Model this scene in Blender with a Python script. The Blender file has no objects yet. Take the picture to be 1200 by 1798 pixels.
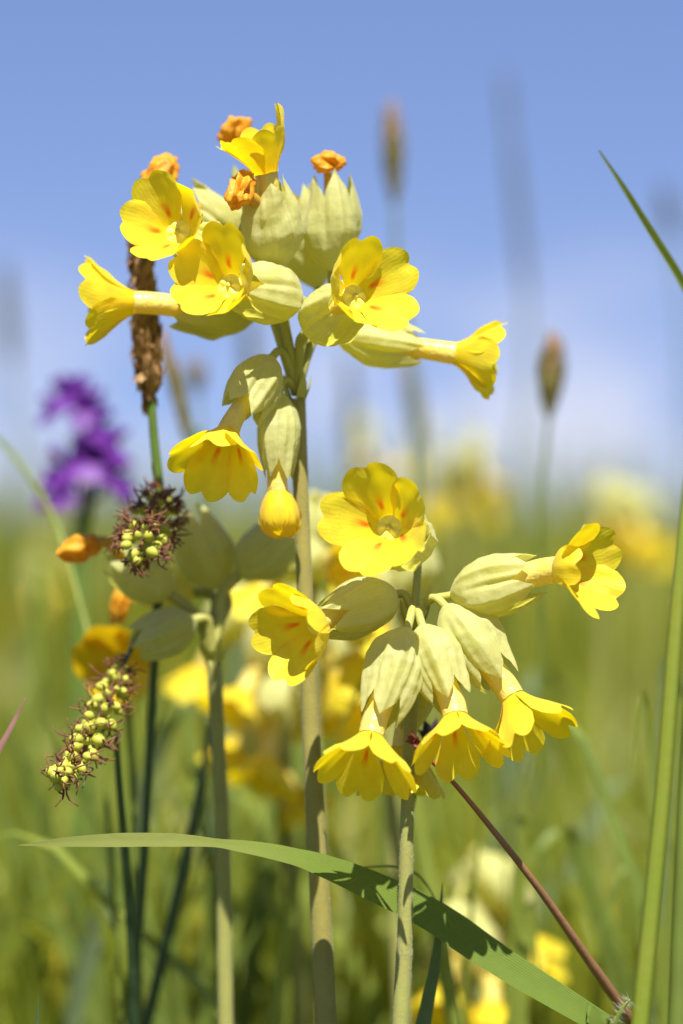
import bpy, math, random
import numpy as np
from mathutils import Vector

random.seed(7)
RNG = np.random.default_rng(7)
scene = bpy.context.scene
col = scene.collection

# ------------------------------------------------------------------ camera
CAM_H = 0.160            # camera height above the soil (m): kneeling low in the meadow
FOCUS = 0.460            # focus distance (m)
LENS = 105.0
PXM = (36.0 / LENS * FOCUS) / 1798.0      # metres per photo pixel in the focus plane
cam = bpy.data.cameras.new('camera')
cam.lens = LENS
cam.sensor_fit = 'VERTICAL'
cam.sensor_height = 36.0
cam.clip_start = 0.02
cam.clip_end = 5000.0
cam.dof.use_dof = True
cam.dof.focus_distance = FOCUS
cam.dof.aperture_fstop = 8.5
cam.dof.aperture_blades = 0
camo = bpy.data.objects.new('camera', cam)
col.objects.link(camo)
camo.location = (0, 0, CAM_H)
camo.rotation_euler = (math.pi / 2, 0, 0)
scene.camera = camo

# ------------------------------------------------------------------ light
SUN_DIR = Vector((0.04, -0.46, 0.89)).normalized()      # towards the sun
elev = math.asin(SUN_DIR.z)
azim = math.atan2(SUN_DIR.x, SUN_DIR.y)
world = bpy.data.worlds.new('World')
scene.world = world
world.use_nodes = True
wn, wl = world.node_tree.nodes, world.node_tree.links
wn.clear()
sky = wn.new('ShaderNodeTexSky')
sky.sky_type = 'NISHITA'
sky.sun_disc = False
sky.sun_elevation = elev
sky.sun_rotation = azim
sky.altitude = 0
sky.air_density = 1.0
sky.dust_density = 0.0
sky.ozone_density = 3.5
tc = wn.new('ShaderNodeTexCoord')
# thin fair-weather cloud low over the horizon
mp = wn.new('ShaderNodeMapping')
mp.inputs['Scale'].default_value = (15.0, 15.0, 34.0)
mp.inputs['Location'].default_value = (0.35, 0.0, 0.55)
cn = wn.new('ShaderNodeTexNoise')
cn.inputs['Scale'].default_value = 1.0
cn.inputs['Detail'].default_value = 4.0
cn.inputs['Roughness'].default_value = 0.5
cr = wn.new('ShaderNodeMapRange')
cr.interpolation_type = 'SMOOTHSTEP'
cr.inputs['From Min'].default_value = 0.36
cr.inputs['From Max'].default_value = 0.66
sep = wn.new('ShaderNodeSeparateXYZ')
hz = wn.new('ShaderNodeMapRange')
hz.interpolation_type = 'SMOOTHSTEP'
hz.inputs['From Min'].default_value = 0.115
hz.inputs['From Max'].default_value = 0.00
hz.inputs['To Min'].default_value = 0.0
hz.inputs['To Max'].default_value = 0.92
mul = wn.new('ShaderNodeMath'); mul.operation = 'MULTIPLY'
cmix = wn.new('ShaderNodeMix'); cmix.data_type = 'RGBA'
cmix.inputs['B'].default_value = (5.6, 5.7, 6.6, 1)
bg = wn.new('ShaderNodeBackground')
bg.inputs['Strength'].default_value = 0.062
wo = wn.new('ShaderNodeOutputWorld')
wl.new(tc.outputs['Generated'], mp.inputs['Vector'])
wl.new(mp.outputs['Vector'], cn.inputs['Vector'])
wl.new(cn.outputs['Fac'], cr.inputs['Value'])
wl.new(tc.outputs['Generated'], sep.inputs['Vector'])
wl.new(sep.outputs['Z'], hz.inputs['Value'])
wl.new(cr.outputs['Result'], mul.inputs[0])
wl.new(hz.outputs['Result'], mul.inputs[1])
# the clear, dry blue of the day: sky looked up a little above the true direction, tinted towards periwinkle
vadd = wn.new('ShaderNodeVectorMath'); vadd.operation = 'MULTIPLY_ADD'
vadd.inputs[1].default_value = (1.0, 1.0, 0.80)
vadd.inputs[2].default_value = (0.0, 0.0, 0.13)
vnor = wn.new('ShaderNodeVectorMath'); vnor.operation = 'NORMALIZE'
wl.new(tc.outputs['Generated'], vadd.inputs[0])
wl.new(vadd.outputs['Vector'], vnor.inputs[0])
wl.new(vnor.outputs['Vector'], sky.inputs['Vector'])
tint = wn.new('ShaderNodeMix'); tint.data_type = 'RGBA'; tint.blend_type = 'MULTIPLY'
tint.inputs['Factor'].default_value = 1.0
tint.inputs['B'].default_value = (0.78, 0.72, 0.88, 1)
wl.new(sky.outputs['Color'], tint.inputs['A'])
wl.new(tint.outputs['Result'], cmix.inputs['A'])
wl.new(mul.outputs[0], cmix.inputs['Factor'])
wl.new(cmix.outputs['Result'], bg.inputs['Color'])
wl.new(bg.outputs['Background'], wo.inputs['Surface'])

sun = bpy.data.lights.new('sun', 'SUN')
sun.energy = 4.2
sun.angle = math.radians(0.55)
sun.color = (1.0, 0.965, 0.90)
suno = bpy.data.objects.new('sun', sun)
col.objects.link(suno)
suno.location = (0.3, -0.6, 2.0)
suno.rotation_euler = (-SUN_DIR).to_track_quat('-Z', 'Y').to_euler()

vs = scene.view_settings
vs.view_transform = 'Standard'
vs.look = 'None'
vs.exposure = 1.28
vs.gamma = 1.0
vs.use_curve_mapping = False
scene.render.engine = 'CYCLES'
cy = scene.cycles
cy.use_denoising = True
cy.max_bounces = 10
cy.diffuse_bounces = 5
cy.transmission_bounces = 6
cy.glossy_bounces = 2
cy.caustics_reflective = False
cy.caustics_refractive = False
cy.sample_clamp_indirect = 6.0


# ------------------------------------------------------------------ helpers
def P(px, py, d=0.0):
    """photo pixel + depth behind the focus plane (mm) -> world point"""
    y = FOCUS + d * 0.001
    k = PXM * y / FOCUS
    return np.array([(px - 600) * k, y, CAM_H - (py - 899) * k])


def D(face):
    """(right, up, towards the camera) -> unit world vector"""
    v = np.array([face[0], -face[2], face[1]], float)
    return v / np.linalg.norm(v)


def unit(v):
    return v / (np.linalg.norm(v) + 1e-12)


def smooth(a, b, x):
    t = np.clip((x - a) / (b - a), 0, 1)
    return t * t * (3 - 2 * t)


def wob(p, seed, freq, n=5):
    """smooth random scalar field in about -1..1 over points p (...,3)"""
    r = np.random.default_rng(seed)
    out = 0
    for _ in range(n):
        k = r.normal(size=3) * freq
        out = out + np.sin(p @ k + r.uniform(0, 6.28))
    return out / n * 1.5


def axes(a, roll=0.0):
    a = unit(np.asarray(a, float))
    ref = np.array([0, -1.0, 0]) if abs(a[2]) > 0.75 else np.array([0, 0, 1.0])
    e1 = unit(ref - a * (ref @ a))
    e2 = np.cross(a, e1)
    c, s = math.cos(math.radians(roll)), math.sin(math.radians(roll))
    return e1 * c + e2 * s, -e1 * s + e2 * c, a


def mesh_from(name, verts, faces, uvs=None, smooth_shade=True, colors=None):
    me = bpy.data.meshes.new(name)
    me.from_pydata(np.asarray(verts).reshape(-1, 3).tolist(), [], faces)
    if uvs is not None:
        uvs = np.asarray(uvs, np.float32).reshape(-1, 2)
        lay = me.uv_layers.new(name='UVMap')
        idx = np.empty(len(me.loops), np.int32)
        me.loops.foreach_get('vertex_index', idx)
        lay.data.foreach_set('uv', uvs[idx].ravel())
    if colors is not None:
        at = me.color_attributes.new('tint', 'FLOAT_COLOR', 'POINT')
        at.data.foreach_set('color', np.asarray(colors, np.float32).ravel())
    if smooth_shade:
        me.polygons.foreach_set('use_smooth', [True] * len(me.polygons))
    me.update()
    return me


def grid_faces(nu, nv, closed=False, off=0):
    f = []
    for i in range(nu if closed else nu - 1):
        i2 = (i + 1) % nu
        for j in range(nv - 1):
            f.append((off + i * nv + j, off + i2 * nv + j, off + i2 * nv + j + 1, off + i * nv + j + 1))
    return f


def link(name, me, mat, parent=None, loc=None, world_loc=None):
    """object whose mesh is given in world coordinates minus its own world location"""
    o = bpy.data.objects.new(name, me)
    col.objects.link(o)
    if mat is not None and len(me.materials) == 0:
        for m in (mat if isinstance(mat, (list, tuple)) else [mat]):
            me.materials.append(m)
    if parent is not None:
        o.parent = parent
    if loc is not None:
        o.location = loc
    return o


def wloc(o):
    v = np.zeros(3)
    while o is not None:
        v = v + np.array(o.location)
        o = o.parent
    return v


def place(name, verts, faces, mat, parent, origin=None, uvs=None, colors=None):
    """verts in world coordinates; the object's origin goes to `origin` (world)"""
    pw = wloc(parent) if parent is not None else np.zeros(3)
    origin = pw if origin is None else np.asarray(origin, float)
    me = mesh_from(name, np.asarray(verts).reshape(-1, 3) - origin, faces, uvs, colors=colors)
    return link(name, me, mat, parent, loc=origin - pw)


def thing(name, label, cat, loc, group=None):
    o = bpy.data.objects.new(name, None)
    o.empty_display_size = 0.01
    col.objects.link(o)
    o.location = loc
    tag(o, label, cat, group)
    return o


def tag(o, label=None, cat=None, group=None, kind=None):
    if label: o['label'] = label
    if cat: o['category'] = cat
    if group: o['group'] = group
    if kind: o['kind'] = kind
    return o


def spline(pts, n):
    """Catmull-Rom through pts"""
    p = np.asarray(pts, float)
    if len(p) == 2:
        return p[0] + (p[1] - p[0]) * np.linspace(0, 1, n)[:, None]
    p = np.vstack([2 * p[0] - p[1], p, 2 * p[-1] - p[-2]])
    m = len(p) - 3
    out = []
    for t in np.linspace(0, m, n):
        i = min(int(t), m - 1)
        u = t - i
        a, b, c, d = p[i:i + 4]
        out.append(0.5 * ((2 * b) + (c - a) * u + (2 * a - 5 * b + 4 * c - d) * u * u + (3 * b - a - 3 * c + d) * u ** 3))
    return np.array(out)


def tube(path, radii, ns=12, cap=True, ribs=0.0, nrib=5):
    """swept tube -> verts, faces, uvs"""
    path = np.asarray(path, float)
    n = len(path)
    radii = np.interp(np.linspace(0, 1, n), np.linspace(0, 1, len(radii)), radii)
    tan = np.gradient(path, axis=0)
    tan /= np.linalg.norm(tan, axis=1)[:, None]
    e = unit(np.cross(tan[0], [0.13, 0.9, 0.41]))
    V, U = [], []
    for i in range(n):
        e = unit(e - tan[i] * (e @ tan[i]))
        b = np.cross(tan[i], e)
        for j in range(ns):
            a = 2 * math.pi * j / ns
            r = radii[i] * (1 + ribs * math.cos(nrib * a))
            V.append(path[i] + (e * math.cos(a) + b * math.sin(a)) * r)
            U.append((j / ns, i / (n - 1)))
    F = []
    for i in range(n - 1):
        for j in range(ns):
            F.append((i * ns + j, i * ns + (j + 1) % ns, (i + 1) * ns + (j + 1) % ns, (i + 1) * ns + j))
    if cap:
        F.append(tuple(range(ns))[::-1])
        F.append(tuple((n - 1) * ns + j for j in range(ns)))
    return np.array(V), F, np.array(U)


def ribbon(path, widths, side, fold=0.25, ncol=7):
    """leaf blade: path (n,3), half widths, side = list of width directions (interpolated), V fold"""
    path = np.asarray(path, float)
    n = len(path)
    w = np.interp(np.linspace(0, 1, n), np.linspace(0, 1, len(widths)), widths)
    s = np.asarray(side, float)
    s = np.stack([np.interp(np.linspace(0, 1, n), np.linspace(0, 1, len(s)), s[:, k]) for k in range(3)], 1)
    tan = np.gradient(path, axis=0)
    V, U = [], []
    for i in range(n):
        t = unit(tan[i])
        e = unit(s[i] - t * (s[i] @ t))
        nn = np.cross(t, e)
        for j in range(ncol):
            u = 2 * j / (ncol - 1) - 1
            V.append(path[i] + e * (w[i] * u) + nn * (w[i] * fold * abs(u)))
            U.append((j / (ncol - 1), i / (n - 1)))
    F = []
    for i in range(n - 1):
        for j in range(ncol - 1):
            F.append((i * ncol + j, i * ncol + j + 1, (i + 1) * ncol + j + 1, (i + 1) * ncol + j))
    return np.array(V), F, np.array(U)


# ------------------------------------------------------------------ materials
def new_mat(name):
    m = bpy.data.materials.new(name)
    m.use_nodes = True
    nt = m.node_tree
    nt.nodes.clear()
    return m, nt.nodes, nt.links


def leafy(name, colour, trans_colour, trans=0.4, rough=0.5, spec=0.35, sheen=0.0, noise_scale=300.0, vary=0.25,
          second=None, bump=0.0, bump_scale=900.0, stripes=0.0, tint=False, along=None, veins=None):
    """thin plant tissue: Principled + Translucent; colour drifts with noise towards `second`"""
    m, N, L = new_mat(name)
    out = N.new('ShaderNodeOutputMaterial')
    pr = N.new('ShaderNodeBsdfPrincipled')
    tr = N.new('ShaderNodeBsdfTranslucent')
    mx = N.new('ShaderNodeMixShader')
    mx.inputs[0].default_value = trans
    tcn = N.new('ShaderNodeTexCoord')
    nz = N.new('ShaderNodeTexNoise')
    nz.inputs['Scale'].default_value = noise_scale
    nz.inputs['Detail'].default_value = 3.0
    L.new(tcn.outputs['Object'], nz.inputs['Vector'])
    rm = N.new('ShaderNodeMapRange')
    rm.inputs['From Min'].default_value = 0.3
    rm.inputs['From Max'].default_value = 0.7
    L.new(nz.outputs['Fac'], rm.inputs['Value'])
    second = second or tuple(c * (1 - vary) for c in colour)
    c1 = N.new('ShaderNodeMix'); c1.data_type = 'RGBA'
    c1.inputs['A'].default_value = (*colour, 1)
    c1.inputs['B'].default_value = (*second, 1)
    L.new(rm.outputs['Result'], c1.inputs['Factor'])
    csock = c1.outputs['Result']
    if along is not None:                       # (colour towards v = 1, start, end)
        uv = N.new('ShaderNodeUVMap')
        sx = N.new('ShaderNodeSeparateXYZ')
        L.new(uv.outputs['UV'], sx.inputs['Vector'])
        r2 = N.new('ShaderNodeMapRange')
        r2.interpolation_type = 'SMOOTHSTEP'
        r2.inputs['From Min'].default_value = along[1]
        r2.inputs['From Max'].default_value = along[2]
        L.new(sx.outputs['Y'], r2.inputs['Value'])
        c2 = N.new('ShaderNodeMix'); c2.data_type = 'RGBA'
        L.new(r2.outputs['Result'], c2.inputs['Factor'])
        L.new(csock, c2.inputs['A'])
        c2.inputs['B'].default_value = (*along[0], 1)
        csock = c2.outputs['Result']
    if veins is not None:                       # (colour, lines, strength) fine lengthwise veins from the UV map
        uv3 = N.new('ShaderNodeUVMap')
        vw = N.new('ShaderNodeTexWave')
        vw.wave_type = 'BANDS'; vw.bands_direction = 'X'
        vw.inputs['Scale'].default_value = veins[1]
        vw.inputs['Distortion'].default_value = 2.5
        vw.inputs['Detail'].default_value = 3.0
        vw.inputs['Detail Scale'].default_value = 1.5
        L.new(uv3.outputs['UV'], vw.inputs['Vector'])
        r3 = N.new('ShaderNodeMapRange')
        r3.inputs['From Min'].default_value = 0.55
        r3.inputs['To Max'].default_value = veins[2]
        L.new(vw.outputs['Fac'], r3.inputs['Value'])
        c5 = N.new('ShaderNodeMix'); c5.data_type = 'RGBA'
        L.new(r3.outputs['Result'], c5.inputs['Factor'])
        L.new(csock, c5.inputs['A'])
        c5.inputs['B'].default_value = (*veins[0], 1)
        csock = c5.outputs['Result']
    tsock = None
    if tint:
        at = N.new('ShaderNodeAttribute')
        at.attribute_name = 'tint'
        c3 = N.new('ShaderNodeMix'); c3.data_type = 'RGBA'; c3.blend_type = 'MULTIPLY'
        c3.inputs['Factor'].default_value = 1.0
        L.new(csock, c3.inputs['A'])
        L.new(at.outputs['Color'], c3.inputs['B'])
        csock = c3.outputs['Result']
        c4 = N.new('ShaderNodeMix'); c4.data_type = 'RGBA'; c4.blend_type = 'MULTIPLY'
        c4.inputs['Factor'].default_value = 1.0
        c4.inputs['A'].default_value = (*trans_colour, 1)
        L.new(at.outputs['Color'], c4.inputs['B'])
        tsock = c4.outputs['Result']
    L.new(csock, pr.inputs['Base Color'])
    pr.inputs['Roughness'].default_value = rough
    pr.inputs['Specular IOR Level'].default_value = spec
    if sheen:
        pr.inputs['Sheen Weight'].default_value = sheen
        pr.inputs['Sheen Roughness'].default_value = 0.4
        pr.inputs['Sheen Tint'].default_value = (1.0, 1.0, 0.85, 1)
    if tsock is not None:
        L.new(tsock, tr.inputs['Color'])
    else:
        tr.inputs['Color'].default_value = (*trans_colour, 1)
    if bump:
        bn = N.new('ShaderNodeTexNoise')
        bn.inputs['Scale'].default_value = bump_scale
        bn.inputs['Detail'].default_value = 2.0
        L.new(tcn.outputs['Object'], bn.inputs['Vector'])
        bp = N.new('ShaderNodeBump')
        bp.inputs['Strength'].default_value = bump
        bp.inputs['Distance'].default_value = 0.0003
        hs = bn.outputs['Fac']
        if stripes:
            uv2 = N.new('ShaderNodeUVMap')
            wv = N.new('ShaderNodeTexWave')
            wv.wave_type = 'BANDS'; wv.bands_direction = 'X'
            wv.inputs['Scale'].default_value = stripes
            wv.inputs['Distortion'].default_value = 0.4
            L.new(uv2.outputs['UV'], wv.inputs['Vector'])
            ad = N.new('ShaderNodeMath'); ad.operation = 'MULTIPLY_ADD'
            ad.inputs[1].default_value = 0.6
            L.new(wv.outputs['Fac'], ad.inputs[0])
            L.new(bn.outputs['Fac'], ad.inputs[2])
            hs = ad.outputs[0]
        L.new(hs, bp.inputs['Height'])
        L.new(bp.outputs['Normal'], pr.inputs['Normal'])
        L.new(bp.outputs['Normal'], tr.inputs['Normal'])
    L.new(pr.outputs[0], mx.inputs[1])
    L.new(tr.outputs[0], mx.inputs[2])
    L.new(mx.outputs[0], out.inputs['Surface'])
    return m


def petal_mat(name, yellow, deep, orange, trans_col, spot=1.0):
    """cowslip petal: yellow, deeper towards the throat, orange fleck on the inner face, fine veins"""
    m, N, L = new_mat(name)
    out = N.new('ShaderNodeOutputMaterial')
    pr = N.new('ShaderNodeBsdfPrincipled')
    tr = N.new('ShaderNodeBsdfTranslucent')
    mx = N.new('ShaderNodeMixShader')
    mx.inputs[0].default_value = 0.48
    uv = N.new('ShaderNodeUVMap')
    sx = N.new('ShaderNodeSeparateXYZ')
    L.new(uv.outputs['UV'], sx.inputs['Vector'])

    def mrange(sock, a, b, c, d):
        r = N.new('ShaderNodeMapRange'); r.interpolation_type = 'SMOOTHSTEP'
        for k, v in zip(('From Min', 'From Max', 'To Min', 'To Max'), (a, b, c, d)):
            r.inputs[k].default_value = v
        L.new(sock, r.inputs['Value'])
        return r.outputs['Result']

    def math_(op, a, b=None):
        q = N.new('ShaderNodeMath'); q.operation = op
        for k, v in enumerate((a, b)):
            if v is None: continue
            if isinstance(v, (int, float)): q.inputs[k].default_value = v
            else: L.new(v, q.inputs[k])
        return q.outputs[0]
    tcn = N.new('ShaderNodeTexCoord')
    nz = N.new('ShaderNodeTexNoise')
    nz.inputs['Scale'].default_value = 420.0
    nz.inputs['Detail'].default_value = 3.0
    L.new(tcn.outputs['Object'], nz.inputs['Vector'])
    wobble = math_('MULTIPLY', math_('SUBTRACT', nz.outputs['Fac'], 0.5), 0.16)
    uu = math_('ABSOLUTE', math_('ADD', math_('SUBTRACT', sx.outputs['X'], 0.5), wobble))
    across = mrange(uu, 0.02, 0.15, 1.0, 0.0)
    start = mrange(sx.outputs['Y'], 0.08, 0.20, 0.0, 1.0)
    end = mrange(math_('ADD', sx.outputs['Y'], wobble), 0.20, 0.50, 1.0, 0.0)
    fleck = math_('MULTIPLY', math_('MULTIPLY', across, start), end)
    geo = N.new('ShaderNodeNewGeometry')
    inner = mrange(geo.outputs['Backfacing'], 0.0, 1.0, 0.06, 1.0)
    fleck = math_('MULTIPLY', math_('MULTIPLY', fleck, inner), spot)
    base = N.new('ShaderNodeMix'); base.data_type = 'RGBA'
    base.inputs['A'].default_value = (*deep, 1)
    base.inputs['B'].default_value = (*yellow, 1)
    L.new(mrange(sx.outputs['Y'], 0.05, 0.6, 0.0, 1.0), base.inputs['Factor'])
    patch = N.new('ShaderNodeMix'); patch.data_type = 'RGBA'
    patch.inputs['B'].default_value = (yellow[0] * 0.93, yellow[1] * 0.84, yellow[2], 1)
    L.new(base.outputs['Result'], patch.inputs['A'])
    L.new(mrange(nz.outputs['Fac'], 0.4, 0.7, 0.0, 1.0), patch.inputs['Factor'])
    # fine branching veins, a shade deeper than the petal
    vw = N.new('ShaderNodeTexWave')
    vw.wave_type = 'BANDS'; vw.bands_direction = 'X'
    vw.inputs['Scale'].default_value = 5.5
    vw.inputs['Distortion'].default_value = 5.0
    vw.inputs['Detail'].default_value = 3.0
    vw.inputs['Detail Scale'].default_value = 1.2
    L.new(uv.outputs['UV'], vw.inputs['Vector'])
    vein = N.new('ShaderNodeMix'); vein.data_type = 'RGBA'
    vein.inputs['B'].default_value = (yellow[0] * 0.92, yellow[1] * 0.80, yellow[2] * 0.6, 1)
    L.new(patch.outputs['Result'], vein.inputs['A'])
    L.new(mrange(vw.outputs['Fac'], 0.70, 1.0, 0.0, 0.26), vein.inputs['Factor'])
    patch = vein
    fl = N.new('ShaderNodeMix'); fl.data_type = 'RGBA'
    fl.inputs['B'].default_value = (*orange, 1)
    L.new(patch.outputs['Result'], fl.inputs['A'])
    L.new(fleck, fl.inputs['Factor'])
    tl = N.new('ShaderNodeMix'); tl.data_type = 'RGBA'
    tl.inputs['A'].default_value = (*trans_col, 1)
    tl.inputs['B'].default_value = (*orange, 1)
    L.new(fleck, tl.inputs['Factor'])
    L.new(fl.outputs['Result'], pr.inputs['Base Color'])
    L.new(tl.outputs['Result'], tr.inputs['Color'])
    pr.inputs['Roughness'].default_value = 0.5
    pr.inputs['Specular IOR Level'].default_value = 0.22
    pr.inputs['Sheen Weight'].default_value = 0.12
    pr.inputs['Sheen Roughness'].default_value = 0.5
    wv = N.new('ShaderNodeTexWave')
    wv.wave_type = 'BANDS'; wv.bands_direction = 'X'
    wv.inputs['Scale'].default_value = 4.5
    wv.inputs['Distortion'].default_value = 5.0
    wv.inputs['Detail'].default_value = 2.0
    wv.inputs['Detail Scale'].default_value = 1.6
    L.new(uv.outputs['UV'], wv.inputs['Vector'])
    n2 = N.new('ShaderNodeTexNoise')
    n2.inputs['Scale'].default_value = 1500.0
    L.new(tcn.outputs['Object'], n2.inputs['Vector'])
    h = math_('ADD', math_('MULTIPLY', wv.outputs['Fac'], 0.16), math_('MULTIPLY', n2.outputs['Fac'], 0.55))
    bp = N.new('ShaderNodeBump')
    bp.inputs['Strength'].default_value = 0.30
    bp.inputs['Distance'].default_value = 0.00025
    L.new(h, bp.inputs['Height'])
    L.new(bp.outputs['Normal'], pr.inputs['Normal'])
    L.new(pr.outputs[0], mx.inputs[1])
    L.new(tr.outputs[0], mx.inputs[2])
    L.new(mx.outputs[0], out.inputs['Surface'])
    return m


YEL = (0.84, 0.71, 0.035)
M = {}
M['petal'] = petal_mat('petal_yellow', YEL, (0.84, 0.65, 0.018), (0.84, 0.19, 0.005), (0.98, 0.76, 0.004))
M['tube'] = leafy('corolla_tube', (0.86, 0.68, 0.10), (0.85, 0.62, 0.03), trans=0.3, rough=0.32, spec=0.5, vary=0.1,
                  bump=0.7, bump_scale=1300.0, second=(0.82, 0.70, 0.22))
M['throat'] = leafy('throat_yellow', (0.97, 0.86, 0.12), (0.9, 0.72, 0.02), trans=0.02, rough=0.6, vary=0.05, noise_scale=600)
M['stigma'] = leafy('stigma_green', (0.74, 0.66, 0.12), (0.6, 0.6, 0.1), trans=0.2, rough=0.5, vary=0.1)
M['withered'] = leafy('withered_orange', (0.80, 0.44, 0.02), (0.85, 0.45, 0.01), trans=0.35, rough=0.5, second=(0.70, 0.25, 0.012),
                      noise_scale=500, bump=0.8, bump_scale=1400)
M['withered_tube'] = leafy('withered_tube', (0.66, 0.42, 0.05), (0.7, 0.45, 0.03), trans=0.3, rough=0.5, second=(0.55, 0.27, 0.03))
M['calyx'] = leafy('calyx_pale_green', (0.62, 0.61, 0.28), (0.80, 0.75, 0.12), trans=0.46, rough=0.55, spec=0.25, sheen=0.3,
                   second=(0.55, 0.56, 0.19), noise_scale=260, bump=0.6, bump_scale=620, veins=((0.46, 0.48, 0.13), 1.5, 0.34))
M['pedicel'] = leafy('pedicel_green', (0.52, 0.50, 0.12), (0.56, 0.54, 0.07), trans=0.25, rough=0.5, sheen=0.15, vary=0.15,
                     bump=0.3, bump_scale=1800)
M['stem'] = leafy('stem_green_brown', (0.36, 0.31, 0.085), (0.38, 0.33, 0.04), trans=0.15, rough=0.6, spec=0.2, sheen=0.15,
                  second=(0.29, 0.25, 0.065), noise_scale=160, bump=0.18, bump_scale=2200)
M['stem_pale'] = leafy('stem_pale_green', (0.38, 0.375, 0.10), (0.42, 0.40, 0.06), trans=0.15, rough=0.6, spec=0.2, sheen=0.15,
                       second=(0.32, 0.31, 0.09), noise_scale=140, bump=0.18, bump_scale=2200)
M['hair'] = leafy('stem_down', (0.8, 0.8, 0.62), (0.8, 0.8, 0.6), trans=0.5, rough=0.6)
M['blade'] = leafy('grass_blade_green', (0.145, 0.205, 0.032), (0.26, 0.35, 0.02), trans=0.33, rough=0.62, spec=0.12,
                   second=(0.13, 0.18, 0.03), noise_scale=120, bump=0.45, bump_scale=700, stripes=4.0,
                   along=((0.22, 0.24, 0.06), 0.55, 0.80))
M['blade_lime'] = leafy('grass_lime', (0.26, 0.31, 0.05), (0.42, 0.48, 0.04), trans=0.4, rough=0.45, vary=0.25, noise_scale=90)
M['blade_thin'] = leafy('grass_thin_green', (0.19, 0.25, 0.045), (0.28, 0.36, 0.03), trans=0.3, rough=0.45, vary=0.3, noise_scale=90)
M['culm'] = leafy('grass_culm_green', (0.20, 0.26, 0.025), (0.28, 0.33, 0.02), trans=0.2, rough=0.4, spec=0.45,
                  second=(0.24, 0.26, 0.03), noise_scale=60, bump=0.25, bump_scale=500, stripes=3.0)
M['blade_blue'] = leafy('grass_blue_green', (0.15, 0.20, 0.09), (0.18, 0.26, 0.07), trans=0.25, rough=0.7, spec=0.1, vary=0.2)
M['sedge_stem'] = leafy('sedge_stem_dark', (0.065, 0.12, 0.055), (0.08, 0.14, 0.03), trans=0.15, rough=0.45, vary=0.25)
M['sedge_top'] = leafy('sedge_stem_green', (0.16, 0.25, 0.04), (0.2, 0.3, 0.03), trans=0.2, rough=0.45, vary=0.25)
M['sedge_brown'] = leafy('sedge_scale_brown', (0.52, 0.32, 0.13), (0.42, 0.22, 0.06), trans=0.25, rough=0.65, second=(0.24, 0.125, 0.05),
                         noise_scale=500)
M['utricle'] = leafy('utricle_lime', (0.56, 0.54, 0.07), (0.5, 0.5, 0.05), trans=0.2, rough=0.42, second=(0.44, 0.45, 0.06), noise_scale=500)
M['stigma_brown'] = leafy('seed_stigma_brown', (0.30, 0.13, 0.055), (0.40, 0.17, 0.05), trans=0.3, rough=0.6, second=(0.15, 0.06, 0.04),
                          noise_scale=400)
M['red_stalk'] = leafy('red_stalk', (0.30, 0.15, 0.075), (0.3, 0.12, 0.05), trans=0.12, rough=0.45, second=(0.24, 0.12, 0.055), noise_scale=150,
                       bump=0.3, bump_scale=900, along=((0.30, 0.075, 0.03), 0.45, 0.95))
M['red_bud'] = leafy('red_spikelet', (0.30, 0.10, 0.08), (0.4, 0.14, 0.08), trans=0.3, rough=0.6, second=(0.20, 0.055, 0.06), noise_scale=900)
M['dark_bud'] = leafy('dark_spikelet', (0.05, 0.035, 0.045), (0.06, 0.04, 0.05), trans=0.2, rough=0.6)
M['pink'] = leafy('grass_pink', (0.30, 0.15, 0.12), (0.32, 0.15, 0.1), trans=0.3, rough=0.5, vary=0.4)
M['orchid'] = leafy('orchid_purple', (0.10, 0.012, 0.20), (0.16, 0.012, 0.30), trans=0.35, rough=0.45, second=(0.24, 0.06, 0.42), noise_scale=160)
M['orchid_dark'] = leafy('orchid_dark_purple', (0.06, 0.012, 0.11), (0.1, 0.02, 0.18), trans=0.3, rough=0.5)
M['grass'] = leafy('meadow_grass', (0.225, 0.255, 0.03), (0.43, 0.455, 0.026), trans=0.42, rough=0.42, spec=0.4, vary=0.2, noise_scale=40, tint=True)
M['buttercup'] = leafy('buttercup_gold', (0.80, 0.52, 0.006), (0.8, 0.5, 0.004), trans=0.4, rough=0.35, spec=0.4, vary=0.1)
M['head'] = leafy('grass_head_olive', (0.30, 0.24, 0.07), (0.36, 0.29, 0.06), trans=0.25, rough=0.6, second=(0.21, 0.18, 0.05), noise_scale=400,
                  along=((0.50, 0.30, 0.16), 0.45, 0.95))
M['panicle'] = leafy('grass_panicle', (0.20, 0.20, 0.12), (0.25, 0.22, 0.1), trans=0.25, rough=0.6, vary=0.3)


def soil_mat():
    m, N, L = new_mat('meadow_soil')
    out = N.new('ShaderNodeOutputMaterial')
    pr = N.new('ShaderNodeBsdfPrincipled')
    tcn = N.new('ShaderNodeTexCoord')
    nz = N.new('ShaderNodeTexNoise'); nz.inputs['Scale'].default_value = 9.0; nz.inputs['Detail'].default_value = 8.0
    cr_ = N.new('ShaderNodeValToRGB')
    cr_.color_ramp.elements[0].color = (0.075, 0.095, 0.022, 1)
    cr_.color_ramp.elements[1].color = (0.17, 0.18, 0.05, 1)
    cr_.color_ramp.elements[0].position = 0.35
    cr_.color_ramp.elements[1].position = 0.65
    L.new(tcn.outputs['Object'], nz.inputs['Vector'])
    L.new(nz.outputs['Fac'], cr_.inputs['Fac'])
    L.new(cr_.outputs['Color'], pr.inputs['Base Color'])
    pr.inputs['Roughness'].default_value = 0.9
    bp = N.new('ShaderNodeBump'); bp.inputs['Strength'].default_value = 0.6; bp.inputs['Distance'].default_value = 0.02
    L.new(nz.outputs['Fac'], bp.inputs['Height'])
    L.new(bp.outputs['Normal'], pr.inputs['Normal'])
    L.new(pr.outputs[0], out.inputs['Surface'])
    return m


M['soil'] = soil_mat()

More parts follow.
